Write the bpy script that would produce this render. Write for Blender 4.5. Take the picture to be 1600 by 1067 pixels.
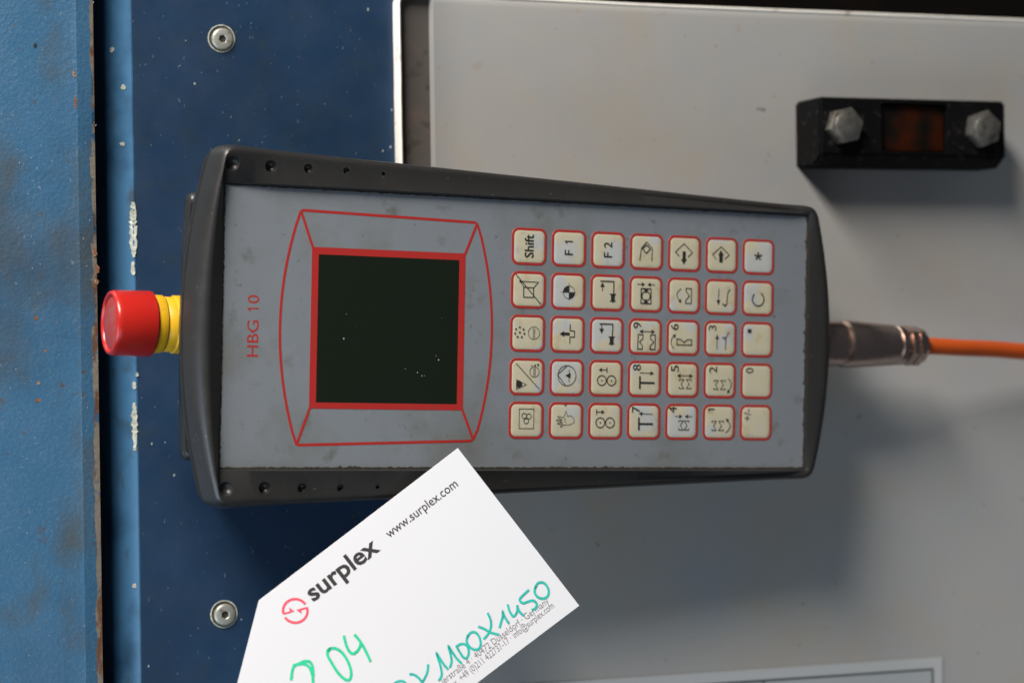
import bpy, bmesh, math, random
import numpy as np
from mathutils import Vector, Matrix, Euler
random.seed(4)
S = 0.001                      # everything below is measured in millimetres
scene = bpy.context.scene
for o in list(bpy.data.objects): bpy.data.objects.remove(o)
col = scene.collection

# ------------------------------------------------------------------ camera
F_PX, CX, CY, DIST = 3600.0, 800.0, 533.5, 900.0
TH, ROLL = math.radians(20.4), math.radians(0.86)
C = np.array([-math.sin(TH) * DIST, 0, math.cos(TH) * DIST])
FW = -C / DIST
_r = np.cross(FW, [0, 1.0, 0]); _r /= np.linalg.norm(_r); _u = np.cross(_r, FW)
RT = _r * math.cos(ROLL) - _u * math.sin(ROLL)
UP = _u * math.cos(ROLL) + _r * math.sin(ROLL)
cd = bpy.data.cameras.new('camera'); cam = bpy.data.objects.new('camera', cd); col.objects.link(cam)
cd.sensor_width = 36; cd.lens = F_PX / 1600 * 36; cd.clip_start = 0.05; cd.clip_end = 50
M3 = Matrix(((RT[0], UP[0], -FW[0]), (RT[1], UP[1], -FW[1]), (RT[2], UP[2], -FW[2])))
cam.matrix_world = Matrix.Translation(Vector(C) * S) @ M3.to_4x4()
cd.dof.use_dof = True; cd.dof.focus_distance = 0.824; cd.dof.aperture_fstop = 7.5
scene.camera = cam

# ------------------------------------------------------------------ light
w = bpy.data.worlds.new('World'); scene.world = w; w.use_nodes = True
bg = w.node_tree.nodes['Background']; bg.inputs[0].default_value = (0.80, 0.88, 1.0, 1); bg.inputs[1].default_value = 0.05
def lamp(name, pos, target, sx, sy, power, color, spread=180):
    l = bpy.data.lights.new(name, 'AREA'); l.shape = 'RECTANGLE'; l.size = sx; l.size_y = sy
    l.energy = power; l.color = color; l.spread = math.radians(spread)
    o = bpy.data.objects.new(name, l); col.objects.link(o)
    d = (Vector(target) - Vector(pos)).normalized()
    z = -d; up = Vector((0, 0, 1)); x = up.cross(z).normalized(); y = z.cross(x)
    m = Matrix((x, y, z)).transposed().to_4x4(); m.translation = Vector(pos); o.matrix_world = m
    return o
lamp('window_light', (-0.86, 1.20, 0.72), (-0.25, 0.10, 0), 0.34, 0.95, 9.6, (1.0, 0.94, 0.87), 70)
lamp('sky_light', (-0.50, -0.75, 0.95), (-0.15, 0, 0), 0.6, 0.6, 2.5, (0.74, 0.87, 1.0))
lamp('side_fill_light', (-1.25, -0.60, 0.50), (-0.1, 0, 0), 0.9, 0.8, 12.0, (0.68, 0.83, 1.0))  # added bluish fill to brighten left-facing sides; no window known there
scene.view_settings.view_transform = 'Standard'; scene.view_settings.look = 'None'
scene.view_settings.exposure = 0.0; scene.view_settings.gamma = 1.0
scene.view_settings.use_curve_mapping = False

# ------------------------------------------------------------------ measuring helpers
def ray(u, v):
    d = FW + RT * (u - CX) / F_PX - UP * (v - CY) / F_PX
    return d / np.linalg.norm(d)
def on_z(u, v, z=0.0):                      # a point of the wall-parallel plane at height z (mm)
    d = ray(u, v); t = (z - C[2]) / d[2]; return C + d * t

# ------------------------------------------------------------------ materials
def srgb(r, g, b):
    f = lambda c: (c / 255 / 12.92) if c / 255 <= 0.04045 else ((c / 255 + 0.055) / 1.055) ** 2.4
    return (f(r), f(g), f(b))
def mat(name, base, rough=0.5, metal=0.0, layers=(), bump=None, rand=False, spec=0.5, coat=0.0, rough_var=0.0, trans=0.0):
    """layers: (colour, noise scale per mm, lo, hi, stretch xyz, detail, amount)"""
    m = bpy.data.materials.new(name); m.use_nodes = True
    nt = m.node_tree; N = nt.nodes; L = nt.links; b = N['Principled BSDF']
    b.inputs['Roughness'].default_value = rough; b.inputs['Metallic'].default_value = metal
    b.inputs['Specular IOR Level'].default_value = spec; b.inputs['Coat Weight'].default_value = coat
    tc = N.new('ShaderNodeTexCoord'); mp = N.new('ShaderNodeMapping'); mp.inputs['Scale'].default_value = (1000, 1000, 1000)
    L.new(tc.outputs['Object'], mp.inputs['Vector']); vec = mp.outputs['Vector']
    if rand:
        oi = N.new('ShaderNodeObjectInfo'); mu = N.new('ShaderNodeMath'); mu.operation = 'MULTIPLY'; mu.inputs[1].default_value = 913.0
        L.new(oi.outputs['Random'], mu.inputs[0]); va = N.new('ShaderNodeVectorMath'); va.operation = 'ADD'
        L.new(vec, va.inputs[0]); L.new(mu.outputs[0], va.inputs[1]); vec = va.outputs[0]
    def noise(scale, stretch=(1, 1, 1), detail=4, off=0.0):
        mm = N.new('ShaderNodeMapping'); mm.inputs['Scale'].default_value = stretch; mm.inputs['Location'].default_value = (off, off * 1.7, off * .3)
        L.new(vec, mm.inputs['Vector']); n = N.new('ShaderNodeTexNoise'); n.inputs['Scale'].default_value = scale
        n.inputs['Detail'].default_value = detail; n.inputs['Roughness'].default_value = 0.6
        L.new(mm.outputs['Vector'], n.inputs['Vector']); return n.outputs['Fac']
    rgb = N.new('ShaderNodeRGB'); rgb.outputs[0].default_value = (*base, 1); cur = rgb.outputs[0]
    for i, ly in enumerate(layers):
        c, sc, lo, hi = ly[:4]; st = ly[4] if len(ly) > 4 else (1, 1, 1); det = ly[5] if len(ly) > 5 else 4; amt = ly[6] if len(ly) > 6 else 1.0
        n = noise(sc, st, det, 37.1 * (i + 1)); mr = N.new('ShaderNodeMapRange'); mr.inputs[1].default_value = lo; mr.inputs[2].default_value = hi
        mr.inputs[4].default_value = amt; L.new(n, mr.inputs[0])
        mx = N.new('ShaderNodeMix'); mx.data_type = 'RGBA'; L.new(mr.outputs[0], mx.inputs[0]); L.new(cur, mx.inputs[6])
        mx.inputs[7].default_value = (*c, 1); cur = mx.outputs[2]
    L.new(cur, b.inputs['Base Color'])
    if rough_var:
        n = noise(0.06, off=9.0); mr = N.new('ShaderNodeMapRange'); mr.inputs[1].default_value = .3; mr.inputs[2].default_value = .7
        mr.inputs[3].default_value = rough - rough_var; mr.inputs[4].default_value = rough + rough_var
        L.new(n, mr.inputs[0]); L.new(mr.outputs[0], b.inputs['Roughness'])
    if bump:
        bp = None
        for (sc, strg, dist) in bump:
            n = noise(sc, (1, 1, 1), 3, 3.3); q = N.new('ShaderNodeBump'); q.inputs['Strength'].default_value = strg
            q.inputs['Distance'].default_value = dist * S; L.new(n, q.inputs['Height'])
            if bp: L.new(bp.outputs[0], q.inputs['Normal'])
            bp = q
        L.new(bp.outputs[0], b.inputs['Normal'])
    return m

RUST = (0.16, 0.065, 0.03); GRIME = (0.035, 0.032, 0.024)
BLUE = (0.010, 0.031, 0.070)
M = dict(
 blue_plate = mat('blue_paint_smooth', BLUE, .42, spec=.4, layers=[((.12, .16, .20), .55, .70, .74, (1, .45, 1), 3, .7), ((.008, .020, .042), .03, .42, .70, (1, 1, 1), 5, .6), ((.022, .034, .03), .11, .56, .75, (1, 1, 1), 5, .35)], bump=[(.55, .25, .12)], rough_var=.08),
 blue_cover = mat('blue_paint_orange_peel', (.030, .094, .172), .36, layers=[((.055, .13, .19), 1.1, .52, .64, (1, 1, 1), 3, .45), ((.055, .055, .042), .024, .50, .68, (1.5, .8, 1), 8, .75), ((.10, .15, .18), .9, .66, .70, (1, .7, 1), 3, .6), ((.15, .20, .24), .5, .68, .74, (1, .6, 1), 3, .7), ((.07, .045, .03), .13, .64, .72, (1, 1, 1), 6, .8), ((.02, .05, .09), .012, .5, .7, (1, 1, 1), 5, .6)], bump=[(.62, .6, .38), (2.0, .12, .08)], rough_var=.08),  # same paint as the plate, lightened for the left light; first layer paints sparkle
 rolled = mat('blue_paint_lit_edge', (.045, .135, .25), .36, layers=[((.04, .045, .04), .10, .58, .72, (1.6, .6, 1), 6, .7), ((.02, .06, .12), .03, .5, .7)], bump=[(.7, .2, .12)]),  # same paint as the plate, lightened to paint in the side light
 bare = mat('chipped_edge_metal', (.24, .205, .165), .45, .3, layers=[(RUST, .25, .50, .60, (1, .4, 1), 5, .9), ((.05, .12, .2), .12, .58, .64)], bump=[(.8, .6, .3)]),
 grey = mat('light_grey_enamel', (.345, .34, .328), .36, layers=[((.36, .31, .24), .018, .50, .72, (1, 1.3, 1), 5, .55), ((.30, .24, .12), .11, .70, .76, (1, 1, 1), 3, .55), ((.10, .10, .10), .19, .745, .77, (1, 1, 1), 2, .7), ((.14, .12, .09), .42, .73, .77, (1, 1, 1), 2, .6), ((.32, .33, .34), .03, .5, .8)], bump=[(.5, .10, .06)], rough_var=.06),
 lip = mat('white_enamel_lip', (.80, .77, .72), .35, layers=[((.30, .22, .15), .12, .60, .70, (1, .6, 1), 5, .8)]),
 groove_shade = mat('brown_groove_shade', (.056, .048, .043), .8, layers=[((.03, .025, .02), .14, .55, .7), ((.10, .06, .05), .06, .55, .75)], bump=[(.6, .3, .2)]),  # dark brown base paints in the shade of the door's groove
 black_void = mat('dark_void_shade', (.004, .0035, .003), .9, spec=.1, layers=[((.009, .005, .004), .02, .5, .7)]),  # near-black base puts the darkness of the void into the colour
 bezel = mat('dark_grey_plastic', (.021, .0205, .020), .38, layers=[((.13, .13, .125), .7, .70, .76, (1, 1, 1), 2, .5), ((.022, .020, .018), .03, .5, .8, (1, 1, 1), 5, .5)], bump=[(2.2, .16, .06)], rough_var=.07),
 back = mat('black_back_plastic', (.020, .020, .021), .5, bump=[(2.2, .25, .08)]),
 sheet = mat('grey_membrane', (.170, .187, .205), .42, layers=[((.12, .122, .102), .033, .50, .70, (1, 1, 1), 6, .6), ((.075, .068, .045), .09, .60, .76, (1, 1, 1), 6, .7), ((.21, .23, .25), .05, .60, .8, (1, 1, 1), 4, .4), ((.06, .055, .045), .35, .70, .75, (1, 1, 1), 2, .5)], bump=[(.03, .15, .5), (1.5, .06, .04)], rough_var=.08),
 grime = mat('dried_grime', GRIME, .9, layers=[((.12, .08, .04), .3, .55, .65)], bump=[(1.2, .7, .3)]),
 red = mat('red_print', (.36, .020, .017), .42, layers=[((.25, .04, .03), .1, .5, .8, (1, 1, 1), 4, .5)]),
 keyred = mat('red_key_border', (.33, .026, .021), .45, layers=[((.22, .04, .03), .2, .5, .75, (1, 1, 1), 4, .6)], rand=True),
 key = mat('cream_key_film', (.47, .43, .31), .36, layers=[((.40, .42, .43), .055, .55, .60, (1, 1, 1), 2, .8), ((.36, .27, .11), .14, .56, .74, (1, 1, 1), 5, .7), ((.20, .15, .08), .22, .66, .76, (1, 1, 1), 5, .6)], rand=True, bump=[(.12, .25, .5)]),
 ink = mat('black_print', (.018, .018, .017), .5),
 inkgrey = mat('worn_black_print', (.05, .05, .048), .5),
 glass = mat('dark_green_display', (.0085, .0130, .0080), .24, spec=.3, rough_var=.04),
 dust = mat('dust_flecks', (.27, .29, .30), .8),
 cap = mat('red_button_plastic', (.42, .014, .009), .28, layers=[((.25, .03, .02), .12, .58, .75, (1, 1, 1), 5, .6)], bump=[(.8, .08, .1)]),
 capface = mat('scuffed_red_face', (.30, .035, .030), .32, layers=[((.20, .10, .09), .15, .5, .65, (1, 1, 1), 5, .7), ((.5, .4, .4), .5, .70, .73)]),
 yellow = mat('yellow_plastic', (.66, .37, .008), .42, layers=[((.35, .20, .02), .18, .52, .75, (1, 1, 1), 5, .6)]),
 nickel = mat('tarnished_nickel', (.62, .48, .42), .30, 1.0, layers=[((.45, .33, .28), .12, .6, .75)], rough_var=.06),
 steel = mat('zinc_plated_steel', (.30, .29, .26), .42, .85, layers=[((.16, .13, .10), .3, .5, .7)], bump=[(1.5, .2, .1)]),
 screwst = mat('grey_screw_steel', (.40, .40, .35), .42, .55, layers=[((.13, .10, .07), .5, .55, .75)], bump=[(1.5, .2, .1)]),
 cable = mat('orange_cable_sheath', (.52, .080, .010), .42, layers=[((.30, .07, .02), .08, .5, .8)]),
 block = mat('black_plastic_block', (.0035, .0035, .004), .6, spec=.1, layers=[((.05, .042, .038), .35, .58, .75, (1, 1, 1), 5, .8)], bump=[(.5, .2, .25)]),
 roller = mat('amber_window_plastic', (.032, .0065, .0015), .4, spec=.2, layers=[((.005, .004, .003), .07, .40, .60, (1, 1, 1), 1)]),
 tag = mat('white_card', (.60, .605, .63), .55, bump=[(1.5, .04, .03)]),
 brand = mat('pink_red_print', (.72, .07, .11), .55),
 dark = mat('charcoal_print', (.028, .024, .026), .5),
 fine = mat('fine_grey_print', (.17, .15, .16), .55),
 green = mat('green_marker_ink', (.015, .52, .27), .5, layers=[((.02, .36, .18), .5, .5, .75)]),
 teal = mat('teal_marker_ink', (.015, .42, .35), .5, layers=[((.02, .24, .21), .5, .5, .75)]),
 label = mat('pale_label_foil', (.44, .45, .45), .42),
 label2 = mat('grey_label_field', (.36, .38, .385), .42),
 line = mat('dark_line_print', (.06, .075, .08), .5),
 chip = mat('pale_paint_chip', (.34, .36, .30), .7, layers=[((.14, .12, .09), .5, .58, .68), ((.7, .7, .62), .2, .5, .7)], bump=[(1.0, .6, .4)]),
 rustm = mat('rust_spot', RUST, .9, layers=[((.30, .20, .15), .5, .5, .65)], bump=[(1.5, .6, .4)]),
)

# ------------------------------------------------------------------ mesh helpers
def link(name, me, material, parent=None, label=None):
    o = bpy.data.objects.new(name, me); col.objects.link(o)
    if material is not None and not me.materials: me.materials.append(material)
    if parent is not None: o.parent = parent
    if label: o['label'] = label
    return o
def from_bm(name, bm, material, parent=None, smooth=False, angle=None, recalc=True):
    if recalc: bmesh.ops.recalc_face_normals(bm, faces=bm.faces[:])
    bmesh.ops.scale(bm, vec=(S, S, S), verts=bm.verts[:])
    me = bpy.data.meshes.new(name); bm.to_mesh(me); bm.free()
    if smooth:
        for p in me.polygons: p.use_smooth = True
        if angle is not None: me.set_sharp_from_angle(angle=math.radians(angle))
    return link(name, me, material, parent)
def tag(o, label=None, cat=None, group=None, kind=None):
    for k, v in (('label', label), ('category', cat), ('group', group), ('kind', kind)):
        if v: o[k] = v
    return o
def empty(name, loc=(0, 0, 0), rot=None):
    o = bpy.data.objects.new(name, None); col.objects.link(o); o.empty_display_size = .01
    o.location = Vector(loc) * S
    if rot is not None: o.rotation_euler = rot
    return o
def prism(bm, pts, z0, z1, bevel=0.0, seg=2):
    """closed polygon (x,y) extruded from z0 to z1, top edge rounded"""
    a = [bm.verts.new((x, y, z0)) for x, y in pts]
    f = bm.faces.new(a)
    r = bmesh.ops.extrude_face_region(bm, geom=[f]); vs = [g for g in r['geom'] if isinstance(g, bmesh.types.BMVert)]
    for v_ in vs: v_.co.z = z1
    if bevel:
        es = [e for e in bm.edges if e.verts[0] in vs and e.verts[1] in vs]
        bmesh.ops.bevel(bm, geom=es, offset=bevel, segments=seg, affect='EDGES', profile=.5)
def rrect(cx, cy, hx, hy, r, n=5):
    pts = []
    for sx, sy, a0 in ((1, 1, 0), (-1, 1, 90), (-1, -1, 180), (1, -1, 270)):
        for i in range(n + 1):
            a = math.radians(a0 + 90 * i / n)
            pts.append((cx + sx * (hx - r) + r * math.cos(a), cy + sy * (hy - r) + r * math.sin(a)))
    return pts
def ring_face(bm, outer, inner, z):
    a = [bm.verts.new((x, y, z)) for x, y in outer]; b = [bm.verts.new((x, y, z)) for x, y in inner]
    n = len(a)
    for i in range(n): bm.faces.new((a[i], a[(i + 1) % n], b[(i + 1) % n], b[i]))
def ribbon(bm, pts, wd, z=0.0, closed=False, round_cap=True):
    """a flat printed stroke of width wd along pts (x,y)"""
    P = [Vector((p[0], p[1])) for p in pts]; n = len(P); L_, R_ = [], []
    for i in range(n):
        if closed: a, b = P[i - 1], P[(i + 1) % n]
        else: a, b = P[max(i - 1, 0)], P[min(i + 1, n - 1)]
        d1 = (P[i] - a); d2 = (b - P[i])
        d1 = d1.normalized() if d1.length > 1e-9 else d2.normalized(); d2 = d2.normalized() if d2.length > 1e-9 else d1
        t = (d1 + d2); t = t.normalized() if t.length > 1e-6 else d1
        nn = Vector((-t.y, t.x)); k = wd / 2 / max(.55, nn.dot(Vector((-d1.y, d1.x))))
        q = P[i]
        if round_cap and not closed:
            if i == 0: q = P[i] - d2 * wd * .3
            if i == n - 1: q = P[i] + d1 * wd * .3
        L_.append(bm.verts.new((q.x + nn.x * k, q.y + nn.y * k, z))); R_.append(bm.verts.new((q.x - nn.x * k, q.y - nn.y * k, z)))
    for i in range(n if closed else n - 1):
        j = (i + 1) % n; bm.faces.new((L_[i], R_[i], R_[j], L_[j]))
def poly(bm, pts, z=0.0): bm.faces.new([bm.verts.new((p[0], p[1], z)) for p in pts])
def smooth_path(pts, k=6):
    P = [np.array(p, float) for p in pts]; out = []
    for i in range(len(P) - 1):
        p0, p1, p2, p3 = P[max(i - 1, 0)], P[i], P[i + 1], P[min(i + 2, len(P) - 1)]
        for t in np.arange(0, 1, 1 / k):
            out.append(.5 * ((2 * p1) + (-p0 + p2) * t + (2 * p0 - 5 * p1 + 4 * p2 - p3) * t * t + (-p0 + 3 * p1 - 3 * p2 + p3) * t ** 3))
    out.append(P[-1]); return [tuple(p) for p in out]
def circ(cx, cy, r, a0=0, a1=360, n=24, ry=None):
    ry = ry or r
    k = n if a1 - a0 >= 360 else n + 1
    return [(cx + r * math.cos(math.radians(a0 + (a1 - a0) * i / n)), cy + ry * math.sin(math.radians(a0 + (a1 - a0) * i / n))) for i in range(k)]
def lathe(bm, prof, axis='x', n=48, centre=(0, 0, 0), cap0=True, cap1=True):
    """profile (a, r) revolved about an axis through centre"""
    rings = []
    for a, r in prof:
        ring = []
        for i in range(n):
            t = 2 * math.pi * i / n; c_, s_ = r * math.cos(t), r * math.sin(t)
            p = (a, c_, s_) if axis == 'x' else (c_, s_, a)
            ring.append(bm.verts.new((p[0] + centre[0], p[1] + centre[1], p[2] + centre[2])))
        rings.append(ring)
    for A, B in zip(rings, rings[1:]):
        for i in range(n): bm.faces.new((A[i], A[(i + 1) % n], B[(i + 1) % n], B[i]))
    if cap0: bm.faces.new(rings[0])
    if cap1: bm.faces.new(rings[-1])
def text_bm(bm, s, p0, p1, height, z=0.0, bold=0.0, ref='H', shear=0.0):
    """lettering whose baseline runs p0 -> p1 and whose letter `ref` is `height` tall; flat print"""
    def shape(t):
        cu = bpy.data.curves.new('t', 'FONT'); cu.body = t; cu.size = 1; cu.offset = bold; cu.shear = shear; cu.resolution_u = 3
        ob = bpy.data.objects.new('t', cu); col.objects.link(ob); bpy.context.view_layer.update()
        dg = bpy.context.evaluated_depsgraph_get(); me = bpy.data.meshes.new_from_object(ob.evaluated_get(dg))
        v = np.array([q.co[:] for q in me.vertices]); fs = [list(p.vertices) for p in me.polygons]
        bpy.data.objects.remove(ob); bpy.data.curves.remove(cu); bpy.data.meshes.remove(me); return v, fs
    rv, _ = shape(ref); rh = rv[:, 1].max()
    v, fs = shape(s); x0, x1 = v[:, 0].min(), v[:, 0].max()
    p0 = np.array(p0, float); p1 = np.array(p1, float); d = p1 - p0; ln = np.linalg.norm(d); e = d / ln; nrm = np.array([-e[1], e[0]])
    q = [p0 + e * ((a - x0) / (x1 - x0) * ln) + nrm * (b * height / rh) for a, b, _c in v]
    vs = [bm.verts.new((a[0], a[1], z)) for a in q]
    for f in fs:
        try: bm.faces.new([vs[i] for i in f])
        except ValueError: pass
def flat(name, bm, material, parent):            # prints: keep every face looking up (+z)
    for f in bm.faces: f.normal_update()
    for f in bm.faces:
        if f.normal.z < 0: f.normal_flip()
    return from_bm(name, bm, material, parent, recalc=False)
def blob(cx, cy, rx, ry, n=14, jag=.35, rnd=random):
    return [(cx + rx * math.cos(2 * math.pi * i / n) * (1 + rnd.uniform(-jag, jag)), cy + ry * math.sin(2 * math.pi * i / n) * (1 + rnd.uniform(-jag, jag))) for i in range(n)]

# ================================================================== machine: what lies behind
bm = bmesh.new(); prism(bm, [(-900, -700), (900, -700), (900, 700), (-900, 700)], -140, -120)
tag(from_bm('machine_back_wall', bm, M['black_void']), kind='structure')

# --- left blue cover panel: a folded sheet, its right edge rolled and rubbed bare
def extrude_profile(prof, y0, y1, ny=1, wob=0):
    """open/closed x-z profile swept along y"""
    bm = bmesh.new(); rows = []
    for k in range(ny + 1):
        y = y0 + (y1 - y0) * k / ny
        rows.append([bm.verts.new((x, y, z)) for x, z in prof])
    n = len(prof)
    for A, B in zip(rows, rows[1:]):
        for i in range(n): bm.faces.new((A[i], A[(i + 1) % n], B[(i + 1) % n], B[i]))
    bm.faces.new(rows[0]); bm.faces.new(rows[-1]); return bm
xe = on_z(154.5, 533, 2)[0]                      # cover's right edge
xf = on_z(121, 533, 2)[0]                        # fold line
lc = empty('blue_cover_panel', (xe - 80, 0, -20))
def rel(o, root):                                # keep world placement of mm-built mesh under a root
    o.parent = root; o.matrix_parent_inverse = Matrix.Translation(-root.location); return o
prof = [(xe - 260, -46), (xe - 120, -14), (xf - 14, .2), (xf - 5, 1.6), (xf, 2.0), (xf + 1.2, 2.4), (xe - 1.2, 2.0), (xe - .9, 1.2), (xe - .9, -24), (xe - 3, -24), (xe - 4, -3), (xf - 4, -3), (xe - 120, -20), (xe - 260, -52)]
o = from_bm('cover_sheet', extrude_profile(prof, -420, 420), M['blue_cover'], smooth=True, angle=22); rel(o, lc)
rnd = random.Random(3)
bm = bmesh.new()                                 # rubbed bare rim with an uneven inner border
a, b = [], []
ys = np.arange(-170, 171, .7); jit = 0.0
for y in ys:
    jit = jit * .8 + rnd.uniform(-.16, .16)
    wv = (.45 if y > 8 else 1.35) + .25 * math.sin(y * .11 + 1) + .2 * math.sin(y * .37) + jit + (.8 if 22 < y < 38 or 62 < y < 70 else 0)
    a.append((xe - 1.0 - max(wv, .05), y)); b.append((xe - .35, y))
va = [bm.verts.new((x, y, 2.25)) for x, y in a]; vb = [bm.verts.new((x, y, 1.9)) for x, y in b]; vc = [bm.verts.new((x, y, -6)) for x, y in b]
for i in range(len(va) - 1):
    bm.faces.new((va[i], vb[i], vb[i + 1], va[i + 1])); bm.faces.new((vb[i], vc[i], vc[i + 1], vb[i + 1]))
o = from_bm('bare_metal_edge', bm, M['bare']); rel(o, lc)
def cover_z(x): return 2.3 if x > xf else .2 + (x - (xf - 14)) * .12 if x > xf - 14 else .2 + (x - (xf - 14)) * .135
bm = bmesh.new()
for (u, v, ru, rv_) in [(94, 502, 5, 5), (56, 497, 2.5, 3), (118, 160, 1.6, 9), (115, 115, 1.4, 6), (117, 118, 1.5, 5), (80, 192, 2, 3), (72, 548, 2.5, 3), (97, 566, 2.5, 4), (60, 625, 5, 2.5), (98, 612, 5, 3), (110, 608, 3, 4), (152, 420, 3, 6), (151, 440, 3, 4), (60, 598, 2, 3), (148, 395, 3, 5)]:
    x, y, _ = on_z(u, v, cover_z(on_z(u, v, 0)[0])); poly(bm, blob(x, y, ru * .27, rv_ * .25, rnd=rnd), cover_z(x) + .12)
o = flat('rust_spot', bm, M['rustm'], None); o['kind'] = 'stuff'; rel(o, lc)
x, y, _ = on_z(51, 75, -6); bm = bmesh.new(); poly(bm, blob(x, y, .8, .8, jag=.15), cover_z(x) + .15)
rel(flat('pin_hole', bm, M['ink'], None), lc)
bm = bmesh.new()
for k in range(70):
    u = rnd.uniform(10, 150); v = rnd.choice([rnd.uniform(0, 1067), rnd.uniform(200, 640)]); x, y, _ = on_z(u, v, -4)
    l_ = rnd.uniform(.2, .55); an = rnd.uniform(.8, 2.2); poly(bm, [(x + math.cos(an + t) * (l_ if i % 2 == 0 else .16), y + math.sin(an + t) * (l_ if i % 2 == 0 else .16)) for i, t in enumerate((0, 1.57, 3.14, 4.71))], cover_z(x) + .1)
o = flat('paint_nick', bm, M['dust'], None); o['kind'] = 'stuff'; rel(o, lc)
tag(lc, 'mottled blue sheet metal cover with rusty bare right edge, left of the black gap', 'cover panel')

# --- blue mounting plate with a rolled left edge
ZP = -6.0
xl = on_z(167, 533, -18)[0]; xr0 = on_z(209, 533, ZP)[0]; xr = on_z(623.5, 130, ZP)[0]
bp_ = empty('blue_mounting_plate', ((xr0 + xr) / 2, 0, ZP - 10))
prof = [(xl, -40), (xl, -14.5), (xl + .5, -13.4)]
for i in range(0, 9):
    t = i / 8; xx = xl + 1.2 + (xr0 + .6 - xl - 1.2) * t
    prof.append((xx, -12.8 + (ZP + 12.8) * (t + .10 * math.sin(math.pi * t))))
prof += [(xr0 + 1.2, ZP - .1), (xr0 + 1.2, -40)]
o = from_bm('rolled_edge', extrude_profile(prof, -420, 420), M['rolled'], smooth=True, angle=35); rel(o, bp_)
prof = [(xr0 + 1.1, -40), (xr0 + 1.1, ZP - .6), (xr0 + 1.5, ZP - .1), (xr0 + 2.2, ZP), (xr + 30, ZP), (xr + 30, -40)]
o = from_bm('plate_sheet', extrude_profile(prof, -420, 420), M['blue_plate'], smooth=True, angle=35); rel(o, bp_)
# chips of pale filler on the rolled edge
def edge_z(x):
    t = (x - xl - 1.2) / (xr0 + .6 - xl - 1.2); t = min(max(t, 0), 1); return -12.8 + (ZP + 12.8) * (t + .10 * math.sin(math.pi * t))
def chip(u, v0, v1, wpx):
    bm = bmesh.new(); p0 = on_z(u, v0, ZP - 1); p1 = on_z(u, v1, ZP - 1)
    n = max(6, int(abs(p1[1] - p0[1]) / .8)); A, B = [], []
    for i in range(n + 1):
        t = i / n; y = p0[1] + (p1[1] - p0[1]) * t; hw = wpx * .13 * (math.sin(math.pi * min(max(t, .04), .96)) ** .35) * rnd.uniform(.6, 1.25); xc = p0[0] + rnd.uniform(-.15, .15)
        A.append(bm.verts.new((xc - hw, y, edge_z(xc - hw) + .35))); B.append(bm.verts.new((xc + hw, y, edge_z(xc + hw) + .35)))
    for i in range(n): bm.faces.new((A[i], B[i], B[i + 1], A[i + 1]))
    rel(from_bm('paint_chip', bm, M['chip']), bp_)
for c_ in [(207, 316, 402, 10), (207, 409, 430, 6), (209, 629, 704, 8), (209, 596, 608, 5), (213, 582, 588, 5), (210, 911, 918, 6), (192, 222, 228, 7), (193, 132, 140, 6), (178, 72, 80, 5)]: chip(*c_)
bm = bmesh.new()
for k in range(110):
    u, v = rnd.uniform(215, 615), rnd.choice([rnd.uniform(0, 250), rnd.uniform(0, 250), rnd.uniform(760, 1067), rnd.uniform(0, 1067)]); x, y, _ = on_z(u, v, ZP)
    if x > xr - 1: continue
    l_ = rnd.uniform(.15, .9) * rnd.uniform(.4, 1); an = rnd.uniform(.8, 1.4); wd_ = rnd.uniform(.05, .11); poly(bm, [(x + math.cos(an + t) * (l_ if i % 2 == 0 else wd_), y + math.sin(an + t) * (l_ if i % 2 == 0 else wd_)) for i, t in enumerate((0, 1.57, 3.14, 4.71))], ZP + .08)
for (u, v, r_) in [(575, 15, 1.0), (612, 172, .8), (304, 131, .9), (237, 693, .8), (272, 742, 1.0), (258, 691, .5), (232, 1040, .8), (377, 967, .6), (610, 230, 1.0), (598, 236, .8), (290, 64, .5)]:
    x, y, _ = on_z(u, v, ZP); poly(bm, blob(x, y, r_ * .38, r_ * .6, rnd=rnd), ZP + .1)
o = flat('paint_nick', bm, M['dust'], None); o['kind'] = 'stuff'; rel(o, bp_)
def hexpts(cx, cy, r, rot=0): return [(cx + r * math.cos(math.radians(60 * i + rot)), cy + r * math.sin(math.radians(60 * i + rot))) for i in range(6)]
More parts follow.
